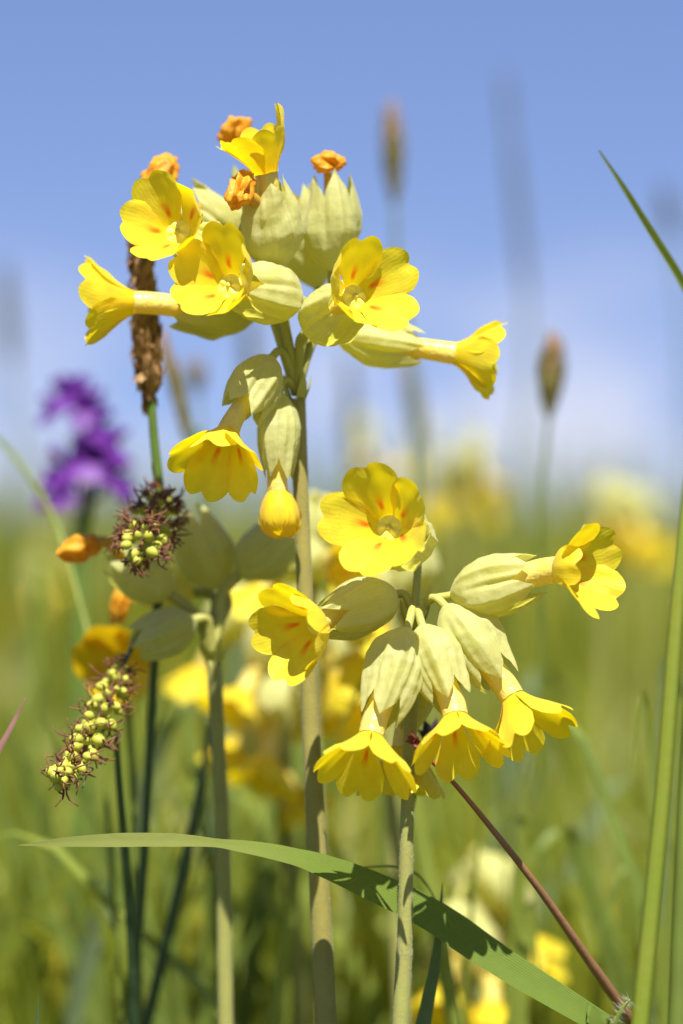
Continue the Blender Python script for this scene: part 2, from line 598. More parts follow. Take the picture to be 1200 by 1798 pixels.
# ------------------------------------------------------------------ the ground: one sheet to the horizon
gx = np.concatenate([-np.geomspace(1500, 0.5, 26), np.linspace(-0.4, 0.4, 17), np.geomspace(0.5, 1500, 26)])
gy = np.concatenate([-np.geomspace(1500, 0.5, 22), np.linspace(-0.3, 3, 50), np.geomspace(3.2, 2500, 40)])
GX, GY = np.meshgrid(gx, gy, indexing='ij')
rr = np.hypot(GX, GY)
GZ = (0.010 * np.sin(GX * 5.1 + 1) * np.sin(GY * 4.3) + 0.006 * np.sin(GX * 13 + GY * 9)) * smooth(0, 0.6, rr) * (1 - smooth(3, 12, rr))
ground = link('ground', mesh_from('ground', np.stack([GX, GY, GZ], -1), grid_faces(len(gx), len(gy))[::1]), M['soil'])
tag(ground, kind='structure')


# ------------------------------------------------------------------ meadow grass
def grass_mesh(name, x, y, h, w, seed, nseg=7, lean=0.55, tint_lo=(0.75, 0.82, 0.7), tint_hi=(1.35, 1.25, 1.1), z0=None):
    r = np.random.default_rng(seed)
    n = len(x)
    t = np.linspace(0, 1, nseg + 1)
    ang = r.uniform(0, 2 * np.pi, n)
    b = np.abs(r.normal(0, lean, n))                  # bend: horizontal reach relative to height
    bx, by = np.cos(ang) * b, np.sin(ang) * b
    face = r.uniform(0, np.pi, n)
    reach = t[None] ** 1.8
    droop = np.clip(b - 0.5, 0, 1)[:, None] * t[None] ** 3 * 0.6
    X = x[:, None] + bx[:, None] * h[:, None] * reach
    Y = y[:, None] + by[:, None] * h[:, None] * reach
    Z = h[:, None] * (t[None] - droop) - 0.004
    prof = (0.75 + 0.25 * np.sin(np.pi * t)) * np.clip((1 - t) / 0.35, 0, 1) ** 0.7
    fx, fy = np.cos(face)[:, None], np.sin(face)[:, None]
    ww = w[:, None] * prof[None] * 0.5
    A = np.stack([X - fx * ww, Y - fy * ww, Z], -1)
    B = np.stack([X + fx * ww, Y + fy * ww, Z + ww * 0.25], -1)
    V = np.stack([A, B], 2).reshape(-1, 3)             # n, nseg+1, 2
    stride = (nseg + 1) * 2
    base = (np.arange(n) * stride)[:, None] + (np.arange(nseg) * 2)[None]
    Q = np.stack([base, base + 1, base + 3, base + 2], -1).reshape(-1, 4)
    k = r.uniform(0, 1, (n, 1)) ** 1.2
    C = np.asarray(tint_lo)[None] * (1 - k) + np.asarray(tint_hi)[None] * k
    dry = r.uniform(0, 1, n) < 0.06
    C[dry] = (1.9, 1.35, 1.3)
    C = np.repeat(np.concatenate([C, np.ones((n, 1))], 1), stride, axis=0)
    me = bpy.data.meshes.new(name)
    me.vertices.add(len(V)); me.vertices.foreach_set('co', V.astype(np.float32).ravel())
    me.loops.add(Q.size); me.loops.foreach_set('vertex_index', Q.astype(np.int32).ravel())
    me.polygons.add(len(Q))
    me.polygons.foreach_set('loop_start', (np.arange(len(Q)) * 4).astype(np.int32))
    me.polygons.foreach_set('use_smooth', np.ones(len(Q), bool))
    me.update(calc_edges=True)
    at = me.color_attributes.new('tint', 'FLOAT_COLOR', 'POINT')
    at.data.foreach_set('color', C.astype(np.float32).ravel())
    me.validate()
    return me


def stuff(name, me, label, cat):
    o = link(name, me, M['grass'])
    tag(o, label, cat, kind='stuff')
    return o


r = np.random.default_rng(11)
# turf around and in front of the plants, kept below the view
n = 5000
stuff('turf', grass_mesh('turf', r.uniform(-0.35, 0.35, n), r.uniform(0.12, 0.56, n), r.uniform(0.02, 0.055, n), r.uniform(0.002, 0.004, n), 21, 4),
      'short green turf round the foot of the cowslips', 'grass')
# the sward behind the plants
n = 6500
y = 0.60 + (r.uniform(0, 1, n) ** 1.3) * 0.9
stuff('meadow_grass', grass_mesh('meadow_grass', r.uniform(-1, 1, n) * (0.14 + 0.20 * y), y, r.uniform(0.04, 0.115, n), r.uniform(0.0025, 0.006, n), 22),
      'tall soft green meadow grass just behind the cowslips', 'grass')
n = 26000
y = 1.45 + (r.uniform(0, 1, n) ** 1.6) * 6.0
stuff('distant_grass', grass_mesh('distant_grass', r.uniform(-1, 1, n) * (0.25 + 0.25 * y), y, r.uniform(0.07, 0.175, n), r.uniform(0.004, 0.008, n) * (0.7 + 0.3 * y), 23, 4),
      'hazy green meadow running back to the skyline', 'grass')


n = 1500
y = 0.95 + (r.uniform(0, 1, n) ** 1.3) * 4.0
stuff('flowering_grass_haze', grass_mesh('flowering_grass_haze', r.uniform(-1, 1, n) * (0.2 + 0.22 * y), y, r.uniform(0.15, 0.21, n) + 0.012 * y, r.uniform(0.0012, 0.003, n) * (0.6 + 0.4 * y), 24, 6, lean=0.2),
      'thin tall grass stalks fading into the skyline', 'grass')


# ------------------------------------------------------------------ cowslip flower
def petal_points(ex, ey, ax, throat, th, p, seed, nu=15, nv=15):
    """one petal in world coordinates; p in millimetres and degrees"""
    r = np.random.default_rng(seed)
    u = np.linspace(-1, 1, nu)[:, None]
    v = np.linspace(0, 1, nv)[None]
    au = np.abs(u)
    notch = p['notch'] * np.exp(-np.abs(u / 0.22) ** 1.5)
    Lu = (0.60 + 0.40 * np.sqrt(np.clip(1 - au ** 2.6, 0, 1))) - notch
    s = v * Lu                                            # along the petal 0..1
    w = p['w0'] + (p['w'] - p['w0']) * smooth(0, p.get('wmax', 0.72), s) ** p.get('wexp', 0.85)
    # keep outline rounded near the tip
    a0, a1, a2 = math.radians(p['a0']), math.radians(p['a1']), math.radians(p['a2'])
    ss = np.linspace(0, 1, 60)
    ang = np.where(ss < 0.5, a0 + (a1 - a0) * ss / 0.5, a1 + (a2 - a1) * (ss - 0.5) / 0.5)
    rr_ = p['r0'] + np.concatenate([[0], np.cumsum(np.sin(ang[:-1]))]) / 59 * p['len']
    zz = np.concatenate([[0], np.cumsum(np.cos(ang[:-1]))]) / 59 * p['len']
    R = np.interp(s, ss, rr_)
    Z = np.interp(s, ss, zz)
    A = np.interp(s, ss, ang)
    Rc = np.maximum(R, 1.6) * p['cup'] + 0.6
    phi = u * w / Rc
    rad = (R - Rc) + Rc * np.cos(phi)
    tang = Rc * np.sin(phi)
    # normal (outward) of the centre line in the radial/axial plane
    nr, nz_ = np.cos(A), -np.sin(A)
    edge = np.maximum(smooth(0.72, 1.0, v + 0 * u), smooth(0.7, 1.0, au + 0 * v) * smooth(0.15, 0.5, s))
    ph = r.uniform(0, 6.28, 4)
    rip = (np.sin(u * 5.0 + v * 3 + ph[0]) + 0.6 * np.sin(u * 9 + ph[1] - v * 4) + 0.5 * np.sin(v * 11 + ph[2] + u * 2)) * p['ripple']
    disp = rip * (0.25 + 0.75 * edge) * smooth(0.1, 0.5, s)
    disp = disp + p['crease'] * np.exp(-(u / 0.22) ** 2) * smooth(0.3, 1.0, s)
    disp = disp + p['roll'] * edge ** 2                   # edge rolls outward
    disp = disp + 0.035 * np.sin(u * 11 + ph[3]) * smooth(0.15, 0.6, s)
    rad = rad + nr * disp
    Z = Z + nz_ * disp
    tang = tang + p['twist'] * s * s
    c, sn = math.cos(th), math.sin(th)
    er = ex * c + ey * sn
    et = -ex * sn + ey * c
    pts = throat + 0.001 * (rad[..., None] * er + tang[..., None] * et + Z[..., None] * ax)
    uv = np.stack([(u + 1) / 2 + 0 * v, s], -1)
    return pts, uv


PET = dict(len=8.6, w=4.4, w0=1.40, r0=1.75, a0=36, a1=44, a2=26, cup=1.0, notch=0.14, ripple=0.10, crease=0.22, roll=0.30, twist=0.0)


def calyx_points(base, ax, Lc, Rc, seed, roll, open_=0.0, nth=60, ns=22, split=0.80):
    r = np.random.default_rng(seed)
    e1, e2, ax = axes(ax, roll)
    th = np.linspace(0, 2 * np.pi, nth, endpoint=False)[:, None]
    v = np.linspace(0, 1, ns)[None]
    k = 5 * th / (2 * np.pi)
    dk = np.abs(k - np.round(k))                         # 0 on the rib, 0.5 between
    jit = r.uniform(-0.05, 0.05, 5)[np.round(k).astype(int) % 5]
    ki = np.round(k).astype(int) % 5
    tooth = np.clip(1 - dk / 0.5, 0, 1)
    jit = r.uniform(-0.05, 0.06, 5)[ki]
    L = split + (1 - split + jit) * tooth ** 1.05
    L = L - 0.05 * np.exp(-((dk - 0.5) / 0.05) ** 2)
    s = v * L
    tilt = (open_ + r.uniform(-0.10, 0.12, 5))[ki] * smooth(0.5, 0.2, dk)
    prof = np.interp(s, [0, 0.03, 0.10, 0.22, 0.40, 0.58, 0.75, 0.9, 1.0], [0.15, 0.30, 0.56, 0.82, 1.0, 0.99, 0.86, 0.70, 0.56])
    prof = prof + tilt * smooth(0.6, 1.05, s) * 1.1
    amp = r.uniform(0.6, 1.4, 5)[ki]
    side = r.uniform(-0.12, 0.12, 5)[ki]
    sk = k - np.round(k) + side * 0.3
    rib = amp * (0.065 * np.exp(-(sk / 0.075) ** 2) + 0.04 * np.exp(-(sk / 0.18) ** 2)) - 0.10 * np.exp(-((dk - 0.5) / 0.09) ** 2) * smooth(0.05, 0.6, s)
    rib = rib - amp * 0.02 * np.exp(-((np.abs(sk) - 0.22) / 0.07) ** 2) * smooth(0.2, 0.7, s)
    q = np.stack([np.cos(th) + 0 * s, np.sin(th) + 0 * s, s * 2.2], -1)
    n = wob(q, seed + 5, 1.5) * 0.10 + wob(q, seed + 6, 4.0) * 0.05 + wob(q * [1, 1, 0.3], seed + 7, 8.0) * 0.03 + wob(q * [1, 1, 1.3], seed + 8, 11.0) * 0.012
    R = Rc * prof * (1 + (rib + n) * smooth(0.02, 0.3, s))
    bend = wob(np.array([[0.3, 0.1, 0.2]]), seed, 2.0)[0] * 0.5
    pts = base + 0.001 * ((R * np.cos(th))[..., None] * e1 + (R * np.sin(th))[..., None] * e2 + (s * Lc)[..., None] * ax
                          + (bend * s ** 2)[..., None] * e1)
    uv = np.stack([np.round(k * 2) * 0 + k * 2 + 0 * s, s], -1)
    return pts, uv


_seed = [100]


def flower(plant, node, base, throat, face, roll=0.0, pet=None, over=None, Lc=13.5, Rc=4.6, kind='open', cal_roll=None, cal_open=0.0,
           label=None, ped=True, ped_up=9.0, lowres=False, ped_r=0.62, tube_r=1.5, split=0.80, snug=None):
    """cowslip flower: corolla tube (the part) > five petals, throat, stigma, calyx, pedicel"""
    _seed[0] += 17
    sd = _seed[0]
    r = np.random.default_rng(sd)
    base, throat = np.asarray(base), np.asarray(throat)
    ax = D(face)
    cal_ax = unit(throat - base)
    dist = np.linalg.norm(throat - base)
    p0 = base + cal_ax * min(0.55 * Lc * 0.001, dist * 0.5)
    if snug: Lc = max(Lc, dist * 1000 - snug)
    h = np.linalg.norm(throat - p0)
    ts = np.linspace(0, 1, 12)[:, None]
    b1, b2 = p0 + cal_ax * h * 0.4, throat - ax * h * 0.38
    path = (1 - ts) ** 3 * p0 + 3 * ts * (1 - ts) ** 2 * b1 + 3 * ts ** 2 * (1 - ts) * b2 + ts ** 3 * throat
    pp = dict(PET)
    nm = 'flower'
    mat_p, mat_t = M['petal'], M['tube']
    if kind == 'withered':
        pp.update(len=6.6, w=2.9, w0=0.9, r0=0.9, a0=10, a1=70, a2=260, ripple=0.55, crease=0.6, roll=0.3, cup=0.8, notch=0.15)
        nm, mat_p, mat_t = 'withered_flower', M['withered'], M['withered_tube']
        tube_r *= 0.62
    elif kind == 'closed':
        pp.update(len=9.0, w=3.1, w0=1.3, r0=1.55, a0=38, a1=2, a2=-88, ripple=0.05, crease=-0.2, roll=0.05, cup=1.0, notch=0.03)
    if pet: pp.update(pet)
    tr_ = np.array([tube_r, tube_r * 1.02, tube_r * 1.06, max(pp['r0'], tube_r) * 1.04]) * 0.001
    V, F, U = tube(path, tr_, 10 if lowres else 20, cap=False)
    fo = place(nm, V, F, mat_t, plant, origin=throat, uvs=U)
    if label: fo['label'] = label
    ex, ey, _ = axes(ax, roll)
    nu, nv = (7, 7) if lowres else (19, 17)
    if kind == 'withered':
        # the old corolla dried to one crumpled lump
        na, nb_ = (14, 9) if lowres else (48, 30)
        a_, b_ = np.meshgrid(np.linspace(0, 2 * np.pi, na, endpoint=False), np.linspace(0.05, np.pi, nb_), indexing='ij')
        dirs = np.stack([np.sin(b_) * np.cos(a_), np.sin(b_) * np.sin(a_), -np.cos(b_)], -1)
        rid = 1 - np.abs(wob(dirs, sd + 3, 2.2)) * 1.1
        rid2 = 1 - np.abs(wob(dirs, sd + 4, 5.0))
        R = pp['len'] * 0.40 * (0.50 + 0.55 * rid + 0.22 * rid2 + 0.25 * wob(dirs, sd + 8, 1.2))
        sq = np.array([1.15, 0.95, 0.72 * pp.get('stretch', 1.0)])
        pts = dirs * R[..., None] * sq
        pts[..., 2] += pp['len'] * 0.26 * pp.get('stretch', 1.0)
        pts = throat + 0.001 * (pts[..., 0:1] * ex + pts[..., 1:2] * ey + pts[..., 2:3] * ax)
        place('shrivelled_corolla', pts, grid_faces(na, nb_, True), M['withered'], fo)
    for i in range(5 if kind != 'withered' else 0):
        q = dict(pp)
        jl = 0.05 if kind != 'withered' else 0.22
        q['len'] *= 1 + r.uniform(-jl, jl)
        q['w'] *= 1 + r.uniform(-0.05, 0.05)
        da = r.uniform(-5, 5) if kind == 'open' else (r.uniform(-35, 35) if kind == 'withered' else r.uniform(-3, 3))
        q['a1'] += da; q['a2'] += da * 1.5
        q['r0'] += 0.06 * (i % 2)
        if over and i in over: q.update(over[i])
        th = 2 * math.pi * i / 5 + r.uniform(-0.05, 0.05)
        pts, uv = petal_points(ex, ey, ax, throat, th, q, sd + i, nu, nv)
        place('petal', pts, grid_faces(nu, nv), mat_p, fo, uvs=uv)
    if kind == 'open' and not lowres:
        # five-angled raised rim closing the throat, and the pin-head stigma
        nt_, nr_ = 40, 6
        t = np.linspace(0, 2 * np.pi, nt_, endpoint=False)[:, None]
        q = np.linspace(0, 1, nr_)[None]
        ro = pp['r0'] + 0.26
        R = ro + (0.15 - ro) * q + 0.20 * np.cos(5 * t) * np.sin(np.pi * q) ** 0.8
        Z = 0.16 + 0.46 * q + 0.22 * np.cos(5 * t) * np.sin(np.pi * q) - 0.30 * smooth(0.6, 1.0, q)
        pts = throat + 0.001 * ((R * np.cos(t))[..., None] * ex + (R * np.sin(t))[..., None] * ey + Z[..., None] * ax)
        place('throat', pts, grid_faces(nt_, nr_, True), M['throat'], fo)
        a_, b_ = np.meshgrid(np.linspace(0, 2 * np.pi, 12, endpoint=False), np.linspace(0, np.pi, 8), indexing='ij')
        sp = np.stack([np.sin(b_) * np.cos(a_), np.sin(b_) * np.sin(a_), np.cos(b_) * 0.7], -1) * 0.48
        pts = throat + 0.001 * (sp[..., 0:1] * ex + sp[..., 1:2] * ey + (sp[..., 2:3] + 0.50) * ax)
        place('stigma', pts, grid_faces(12, 8, True), M['stigma'], fo)
    pts, uv = calyx_points(base, cal_ax, Lc, Rc, sd + 9, r.uniform(0, 72) if cal_roll is None else cal_roll, cal_open,
                           30 if lowres else 110, 12 if lowres else 34, split)
    c = place('calyx', pts, grid_faces(pts.shape[0], pts.shape[1], True), M['calyx'], fo, uvs=uv)
    if ped and node is not None:
        node = np.asarray(node)
        h = np.linalg.norm(base - node)
        c1 = node + np.array([0, 0, 1.0]) * min(ped_up * 0.001, h * 0.7) + (base - node) * [0.45, 0.45, 0.15]
        c2 = base - cal_ax * min(h * 0.45, 0.007)
        ts = np.linspace(0, 1, 14)[:, None]
        e_ = base + cal_ax * 0.0006
        path = (1 - ts) ** 3 * node + 3 * ts * (1 - ts) ** 2 * c1 + 3 * ts ** 2 * (1 - ts) * c2 + ts ** 3 * e_
        V, F, U = tube(path, np.array([ped_r * 1.1, ped_r, ped_r * 1.15]) * 0.001, 8 if lowres else 12)
        place('pedicel', V, F, M['pedicel'], fo, uvs=U)
    return fo


def hairs(stem, path, rad, n, seed, length=0.00026):
    """short down on a stem: tiny tapering spines joined in one mesh"""
    r = np.random.default_rng(seed)
    tan = np.gradient(path, axis=0)
    V, F = [], []
    for k in range(n):
        t = r.uniform(0, len(path) - 1.001)
        i = int(t)
        c = path[i] + (path[i + 1] - path[i]) * (t - i)
        tn = unit(tan[i])
        d = unit(np.cross(tn, r.normal(size=3)))
        R = np.interp(t / (len(path) - 1), np.linspace(0, 1, len(rad)), rad)
        l = length * r.uniform(0.5, 1.3)
        b = c + d * R * 0.97
        tip = c + d * (R + l) + tn * l * r.uniform(-0.3, 0.5)
        s = np.cross(tn, d) * 0.000018
        o = len(V)
        V += [b - s, b + s, b + tn * 0.00004, tip]
        F += [(o, o + 1, o + 3), (o + 1, o + 2, o + 3), (o + 2, o, o + 3)]
    h = place('down', np.array(V), F, M['hair'], stem)
    h['kind'] = 'stuff'


def bracts(plant, node, n, seed, length=0.004):
    r = np.random.default_rng(seed)
    for i in range(n):
        a = 2 * math.pi * i / n + r.uniform(-0.3, 0.3)
        d = np.array([math.cos(a), math.sin(a), 0])
        p = [node + d * 0.0009 - np.array([0, 0, 0.0006]), node + d * 0.0019 + np.array([0, 0, length * 0.5]),
             node + d * 0.0025 + np.array([0, 0, length])]
        V, F, U = ribbon(spline(p, 6), [0.0009, 0.0008, 0.0001], [np.cross(d, [0, 0, 1])] * 2, 0.3, 5)
        place('bract', V, F, M['pedicel'], plant, uvs=U)


def cowslip(label, stem_px, d_top, d_bot, rad, mat, group=None, hair=0, nb=5):
    """stem_px: photo points from the umbel downwards; goes on to the soil below the frame"""
    k = len(stem_px)
    pts = [P(x, y, d_top + (d_bot - d_top) * i / (k - 1)) for i, (x, y) in enumerate(stem_px)]
    lst = pts[-1]
    dirn = unit(pts[-1] - pts[-2])
    foot = lst + dirn * (lst[2] + 0.003) / max(-dirn[2], 0.3)
    foot[2] = -0.003
    path = spline(pts + [foot], 40)
    plant = thing('cowslip', label, 'cowslip', (foot[0], foot[1], 0), group)
    rr2 = np.array(rad) * 0.001
    V, F, U = tube(path, rr2, 16)
    st = place('stem', V, F, mat, plant, uvs=U)
    if hair: hairs(st, path, rr2, hair, 77)
    bracts(plant, path[0], nb, int(stem_px[0][0]))
    return plant, path[0]


# ------------------------------------------------------------------ 1. the tall cowslip
pl, nd = cowslip('tallest cowslip, with upright and nodding yellow bells, its umbel against the blue sky',
                 [(521, 700), (528, 850), (538, 1100), (552, 1400), (574, 1798)], 17, 15,
                 [1.45, 1.25, 1.3, 1.5, 1.75, 1.9], M['stem'], hair=5000)
N1 = P(521, 692, 17)
PR = 0.72
flower(pl, N1, P(484, 474, 11), P(468, 306, 8), (-0.22, 0.95, 0.16), roll=30, Lc=14.6, Rc=4.9, cal_roll=10, cal_open=0.02, ped_r=PR,
       pet=dict(len=8.6, a0=22, a1=40, a2=36, w=4.2, cup=0.8), tube_r=1.6,
       over={1: dict(len=11.2, w=2.5, a0=20, a1=24, a2=-26, cup=0.6), 0: dict(len=8.0, a1=30, a2=8), 2: dict(a1=24, a2=0)})
flower(pl, N1, P(585, 478, 19), P(579, 304, 18), (-0.05, 1, 0.1), kind='withered', Lc=15.8, Rc=4.5, cal_roll=20, ped_r=PR, pet=dict(len=6.2))
flower(pl, N1, P(560, 505, 27), P(516, 350, 26), (-0.2, 1, 0.1), kind='withered', Lc=17, Rc=4.6, pet=dict(len=1.0), ped_r=PR)
flower(pl, N1, P(474, 425, 29), P(424, 240, 27), (-0.6, 0.6, 0.1), kind='withered', Lc=13.5, Rc=4.2, pet=dict(len=6.6), ped_r=PR)
flower(pl, N1, P(445, 445, 25), P(296, 330, 22), (-0.75, 0.5, 0.2), kind='withered', Lc=14.5, Rc=4.6, pet=dict(len=8.4), cal_open=0.1, ped_r=PR)
flower(pl, N1, P(474, 450, 18), P(438, 344, 5), (-0.7, 0.4, 0.5), kind='withered', Lc=12, Rc=3.2, pet=dict(len=7.0), ped_r=PR)
flower(pl, N1, P(425, 480, 14), P(313, 408, 4), (-0.34, 0.32, 0.9), roll=25, Lc=13.5, pet=dict(len=9.2), snug=1.5, ped_r=PR,
       over={4: dict(a0=62, a1=30, a2=-24), 3: dict(a0=54, a1=34, a2=0)})
flower(pl, N1, P(522, 525, 11), P(404, 502, 0), (-0.40, 0.24, 0.86), roll=-8, Lc=13.5, Rc=4.7, pet=dict(len=9.4), cal_open=0.05, snug=0.6, ped_r=PR,
       over={4: dict(a0=64, a1=30, a2=-22, len=10.4), 3: dict(a0=56, a1=38, a2=-4)})
flower(pl, N1, P(545, 580, 11), P(622, 521, 1), (0.42, 0.24, 0.86), roll=8, Lc=12.5, Rc=4.6, pet=dict(len=9.8, a1=44, a2=32), cal_open=0.05, snug=0.6, ped_r=PR,
       over={1: dict(a0=64, a1=30, a2=-20, len=10.2), 2: dict(a0=54, a1=36, a2=0)})
flower(pl, N1, P(448, 556, 22), P(236, 531, 16), (-1, 0.0, 0.06), roll=10, Lc=14.5, Rc=4.0, tube_r=1.7, pet=dict(len=10.2, w=5.0, a0=26, a1=42, a2=26), ped_r=PR)
flower(pl, N1, P(590, 588, 20), P(800, 621, 19), (0.96, -0.15, 0.08), roll=30, Lc=14.5, Rc=3.9, tube_r=1.6, pet=dict(len=8.8, w=4.6, a0=26, a1=42, a2=18), ped_r=PR)
flower(pl, N1, P(478, 628, 12), P(400, 760, 5), (-0.20, -0.74, 0.64), roll=2, Lc=12.0, Rc=4.1, cal_roll=36, cal_open=0.08, ped_up=8,
       pet=dict(len=10.6, w=4.7, a0=28, a1=44, a2=34), over={0: dict(a0=34, a1=28, a2=6, len=8.6, roll=0.1), 2: dict(a1=34, a2=22), 3: dict(a1=34, a2=22)})
flower(pl, N1, P(490, 688, 13), P(488, 862, 11), (0.08, -1, 0.05), kind='closed', Lc=14.5, Rc=3.5, cal_roll=30, ped_up=6, cal_open=0.0)

# ------------------------------------------------------------------ 2. the nearer, shorter cowslip
pl, nd = cowslip('shorter cowslip in sharp focus, with nodding yellow bells and pale calyxes, beside the red stalk',
                 [(729, 1095), (722, 1250), (715, 1450), (711, 1650), (704, 1798)], 7, 4,
                 [1.0, 1.0, 1.05, 1.2, 1.3, 1.4], M['stem_pale'], hair=5000)
N2 = P(729, 1090, 7)
flower(pl, N2, P(727, 962, 10), P(684, 926, -3), (-0.28, 0.16, 0.92), roll=16, Lc=12.5, Rc=5.2, pet=dict(len=10.4, w=4.9, a1=48, a2=34), ped_up=4,
       cal_open=0.30, snug=2.5, over={4: dict(a1=44, a2=24)})
flower(pl, N2, P(694, 1044, 8), P(556, 1094, -1), (-0.62, -0.22, 0.74), roll=20, Lc=12.0, Rc=4.6, ped_up=5, snug=0.8,
       pet=dict(len=9.8, w=4.6), over={3: dict(a0=60, a1=26, a2=-14), 4: dict(a0=60, a1=28, a2=-22)})
flower(pl, N2, P(793, 1046, 5), P(982, 1000, -1), (0.76, 0.05, 0.60), roll=12, Lc=14.4, Rc=4.5, ped_up=4, cal_open=0.02, tube_r=2.0,
       pet=dict(len=9.8, w=4.7, a0=30, a1=46, a2=28), over={0: dict(len=8.8), 1: dict(a0=58, a1=20, a2=-60, len=7.6, w=3.6), 2: dict(a1=42)})
flower(pl, N2, P(716, 1104, 1), P(652, 1292, -6), (-0.16, -0.84, 0.50), roll=36, Lc=16.0, Rc=4.8, cal_roll=0, ped_up=4,
       pet=dict(len=10.2, w=4.1, w0=1.25, wmax=0.82, wexp=0.95, a0=40, a1=48, a2=34, roll=0.08, notch=0.17), tube_r=1.9)
flower(pl, N2, P(736, 1112, 12), P(709, 1310, 10), (-0.05, -1, 0.05), roll=10, Lc=15, Rc=4.2, ped_up=3, pet=dict(len=9.6, a1=30, a2=14))
flower(pl, N2, P(741, 1098, 2), P(800, 1258, -4), (0.10, -0.84, 0.52), roll=30, Lc=13.6, Rc=4.3, cal_roll=0, ped_up=4, tube_r=1.9,
       pet=dict(len=9.8, w=4.1, w0=1.25, wmax=0.82, wexp=0.95, a0=36, a1=44, a2=18, roll=0.08, notch=0.17), over={0: dict(a1=46, a2=30, len=8.8), 4: dict(a1=48, a2=30, len=8.8)})
flower(pl, N2, P(781, 1064, 4), P(900, 1224, 0), (0.46, -0.80, 0.36), roll=20, Lc=15.2, Rc=4.5, cal_roll=-10, ped_up=5, tube_r=1.9,
       pet=dict(len=10.0, w=4.1, w0=1.25, wmax=0.82, wexp=0.95, a0=30, a1=42, a2=22, roll=0.08, notch=0.17), cal_open=0.04, over={1: dict(a1=54, a2=50)})

# ------------------------------------------------------------------ 3. the fading cowslip on the left
D3 = 36
pl, nd = cowslip('fading cowslip with swollen green calyxes and shrivelled orange petals, behind the sedge',
                 [(376, 1160), (383, 1300), (392, 1500), (397, 1798)], D3, D3, [1.3, 1.15, 1.25, 1.3, 1.35], M['stem_pale'], hair=2500)
N3 = P(375, 1152, D3)
for b, t, f, L_, R_, up, fl in [((300, 1045, 0), (166, 953, -3), (-0.9, -0.35, 0.2), 12.5, 4.5, 7, 3.9), ((392, 1035, 6), (340, 920, 7), (-0.4, 0.9, 0), 15, 4.8, 8, 1),
                                ((420, 1010, 2), (490, 945, 1), (0.8, 0.5, 0.1), 12.5, 4.6, 9, 1), ((345, 1088, -2), (270, 1122, -3), (-0.8, -0.5, 0.2), 11.5, 4.0, 5, 1),
                                ((345, 1040, 10), (224, 1030, 12), (-0.3, -0.95, 0.1), 11, 4.0, 7, 4.6)]:
    flower(pl, N3, P(b[0], b[1], D3 + b[2]), P(t[0], t[1], D3 + t[2]), f, kind='withered', Lc=L_, Rc=R_, ped_up=up, ped_r=0.85,
           pet=dict(len=fl, stretch=2.8), cal_open=0.05)


# ------------------------------------------------------------------ 4. cowslips behind
def auto_cowslip(label, node_px, d, blooms, group=None, seed=0, rad=1.4, kinds=None):
    r = np.random.default_rng(seed + 900)
    x, y = node_px
    pl_, nd_ = cowslip(label, [(x, y), (x + r.uniform(-6, 6), y + 250), (x + r.uniform(-15, 15), y + 500)], d, d, [rad, rad, rad * 1.2], M['stem_pale'], group, nb=3)
    node = P(x, y, d)
    for i, (bx, by, dz) in enumerate(blooms):
        t = P(bx, by, d + dz)
        v = t - node
        down = v[2] < 0
        side = unit(np.array([v[0], v[1], 0.0]) + 1e-6)
        if down:
            axd = unit(side * 0.45 + np.array([0, 0, -0.9]))
        else:
            axd = unit(unit(v) + np.array([0, 0, -0.25]))
        face = unit(axd + r.normal(0, 0.12, 3))
        b = t - axd * 0.0175
        flower(pl_, node, b, t, (face[0], face[2], -face[1]), roll=r.uniform(0, 72), lowres=True, Lc=12.5, Rc=4.5, ped_up=9,
               kind=(kinds[i] if kinds else 'open'))
    return pl_


auto_cowslip('blurred yellow cowslip nodding close behind the tallest stem, level with the front bells', (545, 985), 78,
             [(580, 985, -4), (560, 950, 6), (470, 1030, 2), (610, 1030, 8)], seed=1)
auto_cowslip('blurred cowslip of many drooping yellow bells, low behind the tallest stem', (505, 1120), 112,
             [(590, 1180, 0), (430, 1215, -4), (425, 1300, 5), (470, 1330, -8), (512, 1385, 0), (620, 1230, 8), (360, 1170, 4), (560, 1230, 12)], seed=2)
auto_cowslip('blurred yellow cowslip behind the front umbel, half hidden by its pale calyxes', (690, 1040), 84, [(672, 1095, 0), (655, 1135, 6), (735, 1130, 9)], seed=3)
auto_cowslip('low blurred cowslip with a bright pale calyx, under the arching grass blade', (825, 1580), 120,
             [(915, 1640, 0), (865, 1760, -8), (785, 1735, -14), (850, 1640, 10), (800, 1720, 5), (760, 1770, 14), (930, 1670, 12)], seed=4)
for i, (x, y, d, n_) in enumerate([(822, 830, 520, 3), (1065, 880, 440, 2), (1120, 925, 560, 1), (628, 795, 620, 0), (756, 795, 680, 0), (890, 1000, 1100, 2), (60, 1010, 900, 1)]):
    r = np.random.default_rng(i + 40)
    s_ = FOCUS / (FOCUS + d * 0.001)
    auto_cowslip('distant yellow cowslip, a soft blurred blob in the far meadow', (x, y), d,
                 [(x + r.uniform(-130, 130) * s_, y + r.uniform(20, 150) * s_, r.uniform(-10, 10)) for _ in range(n_ + 1)],
                 group='distant cowslips in the meadow', seed=10 + i)


# ------------------------------------------------------------------ grass blades and culms in focus
def blade(label, px, halfw, side, mat, parent=None, to_ground=False, fold=0.25, n=50, group=None, ncol=7):
    pts = [P(*q) for q in px]
    if to_ground:
        d_ = unit(pts[-1] - pts[-2])
        if d_[2] > -0.35: d_ = unit(np.array([d_[0], d_[1], -0.5]))
        f = pts[-1] + d_ * (pts[-1][2] + 0.003) / -d_[2]
        pts.append(f)
    V, F, U = ribbon(spline(pts, n), np.array(halfw) * 0.001, side, fold, ncol)
    if parent is None:
        parent = thing('grass_plant', label, 'grass', (pts[-1][0], pts[-1][1], 0), group)
    place('blade', V, F, mat, parent, uvs=np.stack([U[:, 0], 1 - U[:, 1]], 1))
    return parent


